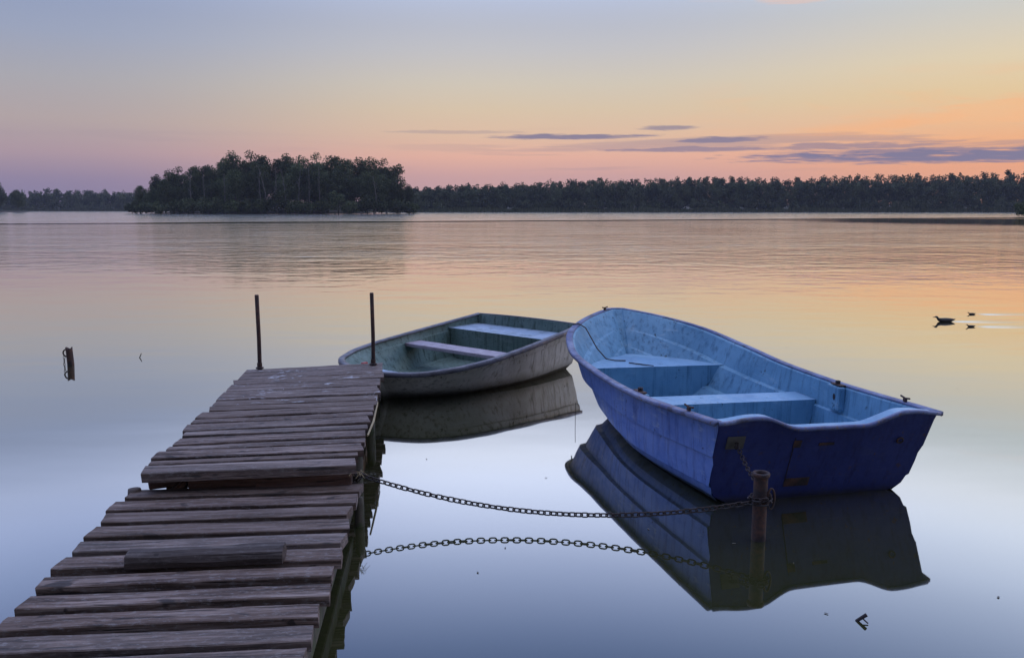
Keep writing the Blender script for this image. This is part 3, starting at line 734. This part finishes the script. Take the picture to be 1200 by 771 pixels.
def cleat(root, p, rz, mt):
    bm = box_bm(.03, .016, .022, .003, 1, Matrix.Translation((0, 0, .011)))
    for sx in (-1, 1):
        b2 = box_bm(.05, .012, .011, .004, 1, Matrix.Translation((sx * .026, 0, .026)) @ Matrix.Rotation(-sx * .14, 4, 'Y'))
        me = bpy.data.meshes.new('t'); b2.to_mesh(me); b2.free(); bm.from_mesh(me); bpy.data.meshes.remove(me)
    o = obj('cleat', bm, mt, root, p); o.rotation_euler.z = rz; return o

# ---- the blue rowing boat
BS = [0, .25, .5, .7, .85, .95, 1.]; BB = [.7097, .80, .82, .79, .6061, .2978, .08]
BZ = [.5323, .4729, .5183, .7208]
lap = .024
ps = [(1., .985), (.96, .972), (.66, .962), (.645, .962 - lap), (.5, .94), (.36, .93), (.345, .93 - lap), (.27, .885), (.19, .81), (.08, .42), (0., 0.)]
pb = [(1., .985), (.96, .95), (.66, .83), (.645, .745), (.5, .66), (.36, .58), (.345, .49), (.27, .41), (.19, .3), (.08, .13), (0., 0.)]
bh = Hull(3.605, BS, BB, BZ, -.12, ps, pb, .24, .42)
bx, by, byaw = 1.8045, 4.5168, .2196
blue = boat_root('blue_rowing_boat', bx, by, byaw, .0145, 'blue wooden-looking rowing boat with light blue inside, stern towards the viewer')
blue['label'] = 'bright blue rowing boat with pale blue inside, stern towards the viewer, chained to the post'
bpy.context.view_layer.update(); BM = blue.matrix_basis.copy()
hull_obj(bh, blue, M['blue_out'], M['blue_in'])
def transom(h, root, mo, mc, topz, thick=.045, ny=41):
    """stern board: the s=0 section filled, with its top edge cut by topz(y)"""
    nk = len(h.ps); side = [h.pt(0, k, 1) for k in range(nk)]
    zz = [p.z for p in side][::-1]; yy = [p.y for p in side][::-1]; xx = [p.x for p in side][::-1]
    W = side[0].y; V = []; Fc = []; mi_ = []
    ys = np.linspace(-1, 1, ny); nz = 12
    def X(z): return float(np.interp(z, zz, xx))
    for face in (0, 1):
        for iz in range(nz + 1):
            for t_ in ys:
                zt = topz(t_ * W); z = zz[0] + (zt - zz[0]) * iz / nz
                wz = float(np.interp(z, zz, yy)); y = t_ * (wz - (.001 if not face else .012))
                V.append((X(z) + (thick if face else 0), y, z))
    o = (nz + 1) * ny
    for iz in range(nz):
        for k in range(ny - 1):
            a = iz * ny + k; Fc.append((a, a + ny, a + ny + 1, a + 1)); mi_.append(0)
            Fc.append((o + a, o + a + 1, o + a + ny + 1, o + a + ny)); mi_.append(1)
    for k in range(ny - 1):
        a = nz * ny + k; Fc.append((a, a + o, a + o + 1, a + 1)); mi_.append(1)
    ob = obj('transom', (V, Fc, mi_), [mo, mc], root)
    rim = [(Vector((X(topz(t_ * W)) - .004, t_ * W, topz(t_ * W))), Vector((-1, 0, 0))) for t_ in ys]
    return ob, rim
def btop(y):
    zc = BZ[0]; k = abs(y + .02)
    return zc + .02 * float(sstep(.71, .5, k)) - .078 * float(1 - sstep(.2, .46, k))
tro, trr = transom(bh, blue, M['blue_shaded'], M['blue_seat'], btop, .075)
V, Fc = sweep_rim(trr, [(-.004, .006), (.016, .007), (.022, -.001), (.02, -.014), (.004, -.016)])
obj('stern_rim', (V, Fc), M['blue_rim'], blue, smooth=True)
V, Fc = sweep_rim(rim_path(bh), [(-.028, -.004), (-.024, .007), (.022, .009), (.032, .004), (.032, -.016), (.022, -.022), (.002, -.008)])
rim = obj('gunwale', (V, Fc), M['blue_rim'], blue, smooth=True)
# inside lip catching the light below the rim
def to_local(Mx, p): return Mx.inverted() @ Vector(p)
bow_x = to_local(BM, at(760, 430, .34)).x; mid_x0 = to_local(BM, at(960, 466, .31)).x; mid_x1 = to_local(BM, at(850, 457, .31)).x
bench('bow_seat', bh, bow_x, bh.L - .42, .34, blue, M['blue_seat'], n=22, skirt=M['blue_in'])
bench('middle_bench', bh, mid_x0, mid_x0 + .27, .31, blue, M['blue_seat'], skirt=M['blue_in'])
bench('stern_seat', bh, .30, .50, .22, blue, M['blue_seat'], skirt=M['blue_in'])
# rowlock blocks under the rim with their dark sockets
for px, py, sg in ((986, 447, -1), (727, 457, 1)):
    lp = to_local(BM, at(px, py, .5)); j = int(np.argmin(abs(bh.x - lp.x))); g_ = bh.pt(j, 0, sg)
    tg = bh.pt(j + 1, 0, sg) - bh.pt(j - 1, 0, sg); ang = math.atan2(tg.y, tg.x)
    bm = box_bm(.16, .05, .17, .012, 2)
    o = obj('rowlock_block', bm, M['blue_in'], blue, g_ + Vector((0, -sg * .062, -.088))); o.rotation_euler.z = ang
    s_ = obj('rowlock_plate', box_bm(.12, .05, .008, .002), M['rust'], o, (0, sg * .012, .094))
    s_ = obj('rowlock_socket', lathe([(.006, -.012), (.016, -.012), (.018, .02), (.012, .022), (.006, .022)], 10), M['iron'], o, (0, sg * .01, .1))
    hb = bmesh.new(); bmesh.ops.create_circle(hb, cap_ends=True, radius=.02, segments=14); bmesh.ops.scale(hb, vec=(.75, 1.2, 1), verts=hb.verts)
    bmesh.ops.rotate(hb, matrix=Matrix.Rotation(math.pi / 2, 3, 'X'), verts=hb.verts)
    hd = obj('drain_hole', hb, M['twig'], o, (-.02, -sg * .0265, .01))
for px, py, sg in ((704, 366, 1), (803, 483, 1), (1054, 467, -1)):
    lp = to_local(BM, at(px, py, .52 if py > 400 else .70)); j = int(np.argmin(abs(bh.x - lp.x))); j = max(1, min(j, bh.n - 3)); g_ = bh.pt(j, 0, sg)
    tg = bh.pt(j + 1, 0, sg) - bh.pt(j - 1, 0, sg); cleat(blue, g_ + Vector((0, -sg * .008, .009)), math.atan2(tg.y, tg.x), M['rust'])
def stern_pt(y, z, out=.0):
    j = [bh.pt(0, k, 1) for k in range(len(bh.ps))][::-1]; return Vector((float(np.interp(z, [p.z for p in j], [p.x for p in j])) - out, y, z))
ry = -math.atan2(.24, .65)
o = obj('chain_plate', box_bm(.006, .11, .085, .002), M['plate'], blue, stern_pt(.565, .40, .004)); o.rotation_euler.y = ry
eye = obj('eye_bolt', tube([(math.cos(a) * .016 * 1, 0, math.sin(a) * .018) for a in np.linspace(0, 2 * math.pi, 13)], .0045, 6), M['iron'], o, (-.014, 0, -.012))
for yy, zz, w_, h_ in ((.17, .37, .05, .05), (-.02, .36, .1, .02), (.1, .11, .16, .06)):      # rusted repair plates on the stern board
    p = stern_pt(yy, zz, .0025); o = obj('repair_plate', box_bm(.004, w_, h_, .0012), M['rust'], blue, p); o.rotation_euler.y = ry
o = obj('stern_ring', tube([(0, math.cos(a) * .02, math.sin(a) * .018) for a in np.linspace(0, 2 * math.pi, 13)], .005, 6), M['rust'], blue, stern_pt(-.5, .36, .01)); o.rotation_euler.y = ry
# seam in the stern board, stem bead inside the bow
o = obj('seam', tube([stern_pt(.19, .41, .001), stern_pt(.185, .25, .001), stern_pt(.18, .1, .001)], .003, 5), M['twig'], blue)
# loose cord over the port bow, end lying on the bow seat
jc = int(np.argmin(abs(bh.x - to_local(BM, at(681, 379, .66)).x))); cp = [bh.pt(jc, 0, 1) + Vector((.0, .034, -.05)), bh.pt(jc, 0, 1) + Vector((0, .03, .012)), bh.pt(jc, 0, 1) + Vector((0, -.02, .018))]
for k in (1, 2, 4): cp.append(bh.pt(jc, k, 1, True) + Vector((-.035 * k, -.02 - .01 * k, 0)))
cp = [c_ for c_ in cp if c_.z > .37]; q = cp[-1]; cp += [Vector((q.x - .06, q.y - .07, .36)), Vector((q.x - .09, q.y - .14, .35)), Vector((q.x - .10, q.y - .24, .347))]
o = obj('cord', tube([BM @ c_ for c_ in cp], .006, 6), M['cord'], smooth=True); tag(o, 'thin dark cord hanging over the bow rim onto the bow seat of the blue boat', 'cord')
o = obj('stick', tube([at(737, 425, .352), at(752, 427, .35), at(766, 428.6, .35)], [.005, .006, .004], 6), M['twig']); tag(o, 'small dark stick lying on the bow seat of the blue boat', 'stick')

# ---- the old grey boat behind the jetty end
def grey_prof(L=2.56):
    u = np.array([0, .25, .5, .7, .85, .95, 1.]); sm, n_, m_, bm_ = .5045, 2.7184, 2.4448, .75
    b = [bm_ if q <= sm else bm_ * max(0, 1 - ((q - sm) / (1 - sm)) ** n_) ** (1 / m_) for q in u]; b[-1] = .16; b[-2] = max(b[-2], .4); b[0] = .70; b[1] = .735
    return list(u), b
gu, gb = grey_prof()
zq = lambda q: .4854 + (.2944 - .4854 - 2 * (.4854 + .2944 - 2 * .3796)) * q + 2 * (.4854 + .2944 - 2 * .3796) * q * q
gps = [(1., 1.), (.9, 1.0), (.84, .985), (.828, .968), (.6, .95), (.4, .92), (.32, .905), (.31, .89), (.2, .8), (.08, .45), (0., 0.)]
gpb = [(1., 1.), (.9, .95), (.84, .9), (.828, .88), (.6, .72), (.4, .55), (.32, .47), (.31, .455), (.2, .32), (.08, .14), (0., 0.)]
gh = Hull(2.48, gu, gb, [zq(0), zq(.33), zq(.67), zq(1.)], -.12, gps, gpb, .1, .3, thick=.02, floor=.045, keel_rise=.1)
grey = boat_root('old_grey_boat', .1739, 9.0617, 2.5041, -.0122, 'weathered grey dinghy with algae-stained inside, behind the jetty end and left of the blue boat')
bpy.context.view_layer.update(); GM = grey.matrix_basis.copy()
hull_obj(gh, grey, M['grey_out'], M['grey_in'])
gt, gr_ = transom(gh, grey, M['grey_out'], M['grey_in'], lambda y: zq(0) + .012 * (1 - (y / .7) ** 2), .04, 21)
V, Fc = sweep_rim(gr_, [(-.03, .006), (.02, .007), (.026, -.002), (.024, -.02), (.004, -.022)])
obj('stern_rim', (V, Fc), M['grey_rim'], grey, smooth=True)
V, Fc = sweep_rim(rim_path(gh), [(-.038, -.006), (-.034, .008), (.014, .012), (.024, .004), (.024, -.026), (.012, -.032), (.002, -.012)])
obj('gunwale', (V, Fc), M['grey_rim'], grey, smooth=True)
bench('stern_deck', gh, .05, .54, .385, grey, M['grey_deck'], skirt=M['grey_in'])
mx0 = to_local(GM, at(528, 407, .305)).x
bm = bmesh.new(); xs_ = (mx0 - .12, mx0 + .12)
vs = []
for z_ in (.27, .305):
    for x_, sg in ((xs_[0], 1), (xs_[1], 1), (xs_[1], -1), (xs_[0], -1)):
        vs.append(bm.verts.new((x_, sg * (gh.hw(x_, z_) - .002), z_)))
for f in ((0, 3, 2, 1), (4, 5, 6, 7), (0, 1, 5, 4), (1, 2, 6, 5), (2, 3, 7, 6), (3, 0, 4, 7)): bm.faces.new([vs[i] for i in f])
bmesh.ops.bevel(bm, geom=list(bm.edges), offset=.006, segments=2, affect='EDGES')
obj('middle_bench', bm, M['bench_lilac'], grey)
bench('bow_deck', gh, gh.L - .46, gh.L - .1, .225, grey, M['grey_deck'], skirt=M['grey_in'])
p = to_local(GM, at(427, 424, .33)); obj('red_float', box_bm(.06, .035, .03, .01, 2), M['red'], grey, (p.x, p.y, gh.hw(p.x, .3) * 0 + .31))

# ------------------------------------------------------------------ mooring post, chains
def link_mesh(Lk=.044, Wk=.026, wire=.0042, name='link'):
    r = (Wk - 2 * wire) / 2; s_ = (Lk - Wk) / 2; pts = []
    for a in np.linspace(-math.pi / 2, math.pi / 2, 6): pts.append((s_ + (r + wire) * math.cos(a), (r + wire) * math.sin(a), 0))
    for a in np.linspace(math.pi / 2, 3 * math.pi / 2, 6): pts.append((-s_ + (r + wire) * math.cos(a), (r + wire) * math.sin(a), 0))
    V = []; Fc = []; n = len(pts); sg = 6
    for i, p in enumerate(pts):
        p = Vector(p); tg = (Vector(pts[(i + 1) % n]) - Vector(pts[i - 1])).normalized(); sd_ = tg.cross(Vector((0, 0, 1)))
        for k in range(sg):
            a = 2 * math.pi * k / sg; V.append(p + (sd_ * math.cos(a) + Vector((0, 0, 1)) * math.sin(a)) * wire)
    for i in range(n):
        for k in range(sg):
            a, b = i * sg + k, i * sg + (k + 1) % sg; c_, d_ = ((i + 1) % n) * sg + k, ((i + 1) % n) * sg + (k + 1) % sg
            Fc.append((a, c_, d_, b))
    me = bpy.data.meshes.new(name); me.from_pydata([tuple(v) for v in V], [], Fc); me.polygons.foreach_set('use_smooth', [True] * len(Fc)); return me
LINK = link_mesh(); LINK.materials.append(M['iron']); SLINK = link_mesh(.032, .019, .003, 'link'); SLINK.materials.append(M['iron'])
def chain(name, pts, me, pitch, label, group=None, tilt0=.5):
    """links laid along a dense polyline"""
    pts = [Vector(p) for p in pts]; root = empty(name, pts[0], 0, label, 'chain', group)
    d_ = [0]
    for a, b in zip(pts, pts[1:]): d_.append(d_[-1] + (b - a).length)
    n = int(d_[-1] / pitch); P_ = np.array([tuple(p) for p in pts])
    S_ = lambda q: Vector([float(np.interp(q, d_, P_[:, k])) for k in range(3)])
    for i in range(n):
        q = (i + .5) * pitch; p = S_(q); tg = (S_(min(q + pitch * .5, d_[-1])) - S_(max(q - pitch * .5, 0))).normalized()
        rot = tg.to_track_quat('X', 'Z').to_matrix().to_4x4() @ Matrix.Rotation(tilt0 + (math.pi / 2 if i % 2 else 0) + random.uniform(-.22, .22), 4, 'X')
        o = bpy.data.objects.new('link', me); col.objects.link(o); o.parent = root
        o.matrix_local = Matrix.Translation(p - pts[0]) @ rot
    return root
PX = at(888.5, 632); PR = .036; PT = .362
post = empty('mooring_post', PX, 0, 'rusty iron pipe standing in the water behind the blue boat stern', 'post')
V, Fc = lathe([(PR, -1.), (PR, .0), (PR * 1.0, .18), (PR * .99, PT - .022)], 20); obj('pipe', (V, Fc), M['rust'], post, smooth=True)
V, Fc = lathe([(PR, PT - .026), (PR * 1.22, PT - .02), (PR * 1.27, PT - .008), (PR * 1.2, PT), (PR * .86, PT), (PR * .8, PT - .012), (PR * .8, PT - .12), (.001, PT - .12)], 20); obj('top_flange', (V, Fc), M['rust'], post, smooth=True)
ringm = tube([(math.cos(a) * .022, 0, math.sin(a) * .055) for a in np.linspace(0, 2 * math.pi, 17)], .0055, 6)
o = obj('ring', ringm, M['rust'], post, (PR + .016, -.012, .225)); o.rotation_euler.z = .35
A = at(421.5, 556, .235); B = Vector((PX.x - PR - .01, PX.y - .01, .205))
def proj_y(p):
    z = p.z - CH; c_, s_ = math.cos(PITCH), math.sin(PITCH); return 385.5 - F * (p.y * s_ + z * c_) / (p.y * c_ - z * s_)
best = min(np.linspace(.02, .4, 200), key=lambda sg: abs(proj_y(A.lerp(B, .5) - Vector((0, 0, sg))) - 601))
cpts = [A.lerp(B, k) - Vector((0, 0, best * 4 * k * (1 - k))) for k in np.linspace(0, 1, 80)]
pre = [A + Vector((-.14, .05, -.03)), A + Vector((-.07, .03, -.02))]
wrap = [Vector((PX.x + (PR + .012) * math.cos(a), PX.y + (PR + .012) * math.sin(a), .205 + .035 * k)) for k, a in zip(np.linspace(0, 1, 50), np.linspace(math.pi + .3, math.pi + .3 + 3.4 * math.pi, 50))]
chain('mooring_chain', pre + cpts + wrap, LINK, .0335, 'long rusty chain sagging from the jetty step to the iron post')
pl = BM @ stern_pt(.565, .40, .02)
e1 = Vector((PX.x - .012, PX.y + PR + .012, .30))
chain('stern_chain', [pl.lerp(e1, k) - Vector((0, 0, .02 * 4 * k * (1 - k))) for k in np.linspace(0, 1, 20)], SLINK, .0245, 'short chain from the blue stern plate down to the iron post')
# knot of chain and iron bolts at the jetty step
kn = [A + Vector((-.02 + .03 * math.cos(a * 2.3), .02 * math.sin(a * 1.7), -.015 + .025 * math.sin(a * 3.1))) for a in np.linspace(0, 4, 30)]
chain('chain_knot', kn, SLINK, .027, 'bunched end of chain on the jetty corner at the step')

# stump of pipe on the left with its hanging chain
SP = at(83, 426.5)
st = empty('pipe_stump', SP, 0, 'short rusty pipe stump standing alone in the water on the left', 'post'); st.rotation_euler = (0, R(-2.5), 0)
V, Fc = lathe([(.036, -.8), (.036, .0), (.035, .15), (.036, .165), (.037, .178), (.03, .181), (.026, .175), (.026, .12), (.001, .12)], 14)
V = [(v[0], v[1], v[2] + (.012 * math.sin(2.3 * math.atan2(v[1], v[0]) + 1) if v[2] > .11 else 0)) for v in V]; obj('pipe', (V, Fc), M['rust'], st, smooth=True)
obj('shackle', tube([(-.03 - .04 * math.sin(a), 0, .125 + .04 * math.cos(a)) for a in np.linspace(-.3, math.pi, 12)], .008, 6), M['rust'], st)
chain('hanging_chain', [SP + Vector((-.058, -.02, .09)), SP + Vector((-.055, -.025, .04)), SP + Vector((-.062, -.03, -.06))], SLINK, .026, 'short chain hanging down the side of the pipe stump on the left')

# twigs in the water
p = at(1004, 727); o = obj('twig', join(tube([Vector((0, 0, -.03)), Vector((.0, .0, .0)), Vector((.035, -.01, .032))], [.007, .007, .008], 6), tube([Vector((.018, -.004, .016)), Vector((.034, -.03, .004))], .003, 5)), M['twig'], None, p)
tag(o, 'short dark twig poking out of the water at the lower right', 'twig')
p = at(163.5, 419); o = obj('twig', tube([(0, 0, -.04), (.0, 0, 0), (.012, 0, .022), (.024, 0, .05)], [.006, .006, .0055, .004], 5), M['twig'], None, p)
tag(o, 'thin bent twig poking out of the water right of the pipe stump', 'twig')
p = at(677, 505); o = obj('mooring_line', tube([(0, 0, -.1), (0, 0, .06), (.002, .0, .165)], .0022, 5), M['cord'], None, p + Vector((0, .25, 0)))
tag(o, 'thin upright line in the water at the left of the blue bow', 'line')

# ducks: an adult and two young
def duck(p, L, rz, label):
    """body, tail, neck and head in one continuous skin; swims along local +x"""
    prof_ = [(-.5, .14, .012), (-.42, .11, .05), (-.25, .085, .12), (0., .075, .155), (.2, .08, .14), (.33, .11, .11), (.39, .16, .075), (.42, .20, .062), (.45, .235, .068), (.50, .25, .06), (.55, .24, .035), (.58, .235, .012)]
    V = []; Fc = []; ns = 12
    for i, (x, z, r) in enumerate(prof_):
        nx_ = prof_[min(i + 1, len(prof_) - 1)]; pv = prof_[max(i - 1, 0)]; tx, tz = nx_[0] - pv[0], nx_[1] - pv[1]; l = math.hypot(tx, tz); tx, tz = tx / l, tz / l
        for k in range(ns):
            a = 2 * math.pi * k / ns; V.append(((x - tz * math.sin(a) * r * .8) * L, math.cos(a) * r * L, (z + tx * math.sin(a) * r * .8) * L))
    for i in range(len(prof_) - 1):
        for k in range(ns): a, b = i * ns + k, i * ns + (k + 1) % ns; Fc.append((a, b, b + ns, a + ns))
    Fc.append(tuple(range(ns - 1, -1, -1))); Fc.append(tuple(range((len(prof_) - 1) * ns, len(prof_) * ns)))
    r_ = empty('duck', p, rz, label, 'duck', 'ducks on the lake')
    obj('body', (V, Fc), M['duck'], r_, smooth=True)
    obj('bill', join(tube([(.565 * L, 0, .237 * L), (.61 * L, 0, .23 * L), (.66 * L, 0, .225 * L)], [.024 * L, .02 * L, .012 * L], 6)), M['bill'], r_)
    return r_
def wake(p, L, w_, seed):
    """low ripple crests trailing behind a swimming bird (towards +x)"""
    V = []; Fc = []; n = 26
    for sg in (-1, 0, 1):
        o = len(V)
        for i in range(n):
            k = i / (n - 1); x = .06 + L * k; y = sg * (.05 + w_ * k) + .03 * noise.noise((x * 2, seed, sg)); hgt = .006 * (1 - k) ** .7 * math.sin(min(1, k * 8) * math.pi / 2); wd = .03 + .05 * k
            V += [(x, y - wd, -.002), (x, y, hgt), (x, y + wd, -.002)]
        for i in range(n - 1):
            a = o + 3 * i; Fc += [(a, a + 3, a + 4, a + 1), (a + 1, a + 4, a + 5, a + 2)]
    return tag(obj('water_wake', (V, Fc), M['water'], None, p, True), 'faint wake trailing behind a swimming duck', kind='structure')
for px, py, L, lab in ((1108, 377, .30, 'dark adult duck swimming ahead of the two ducklings'), (1139, 368.5, .13, 'small duckling behind the adult, the farther of the two'), (1138, 383, .13, 'small duckling behind the adult, the nearer of the two')):
    p = at(px, py); duck(p, L, math.pi, lab); wake(p, 1.7, .2, px)
# leaf scraps floating on the water
g2 = np.random.default_rng(9); VV = []
for px, py in [(905, 400), (922, 407), (950, 398), (878, 405), (1135, 408), (1160, 410), (1122, 455), (1040, 392), (500, 538), (560, 671), (760, 620), (860, 637), (968, 719), (592, 642), (490, 487), (508, 503), (640, 560), (930, 660), (1170, 700), (715, 600)]:
    p = at(px, py); a = g2.random() * 6.28; s_ = .004 + .005 * g2.random()
    for sx_, sy_ in ((-1, -.5), (1, -.4), (1.2, .5), (-.8, .6)): VV.append((p.x + s_ * (sx_ * math.cos(a) - sy_ * math.sin(a)), p.y + s_ * (sx_ * math.sin(a) + sy_ * math.cos(a)), .003))
me = quad_mesh('floating_scraps', np.array(VV)); me.materials.append(M['speck']); tag(obj('floating_scraps', me), 'tiny leaf scraps floating on the water', kind='stuff')

# ------------------------------------------------------------------ evening haze over the lake
HAZE = .00013
bm = bmesh.new(); bmesh.ops.create_cube(bm, size=1)
bmesh.ops.scale(bm, vec=(3300, 1500, 38), verts=bm.verts); bmesh.ops.translate(bm, vec=(0, 350, 17.4), verts=bm.verts)
hm = bpy.data.materials.new('haze'); hm.use_nodes = True; hm.node_tree.nodes.clear(); n = NT(hm.node_tree)
pv = n.n.new('ShaderNodeVolumePrincipled'); pv.inputs['Color'].default_value = (.8, .82, .95, 1); pv.inputs['Density'].default_value = HAZE
n.l.new(pv.outputs[0], n.n.new('ShaderNodeOutputMaterial').inputs['Volume'])
tag(obj('haze', bm, hm), 'thin evening haze over the lake', kind='stuff')
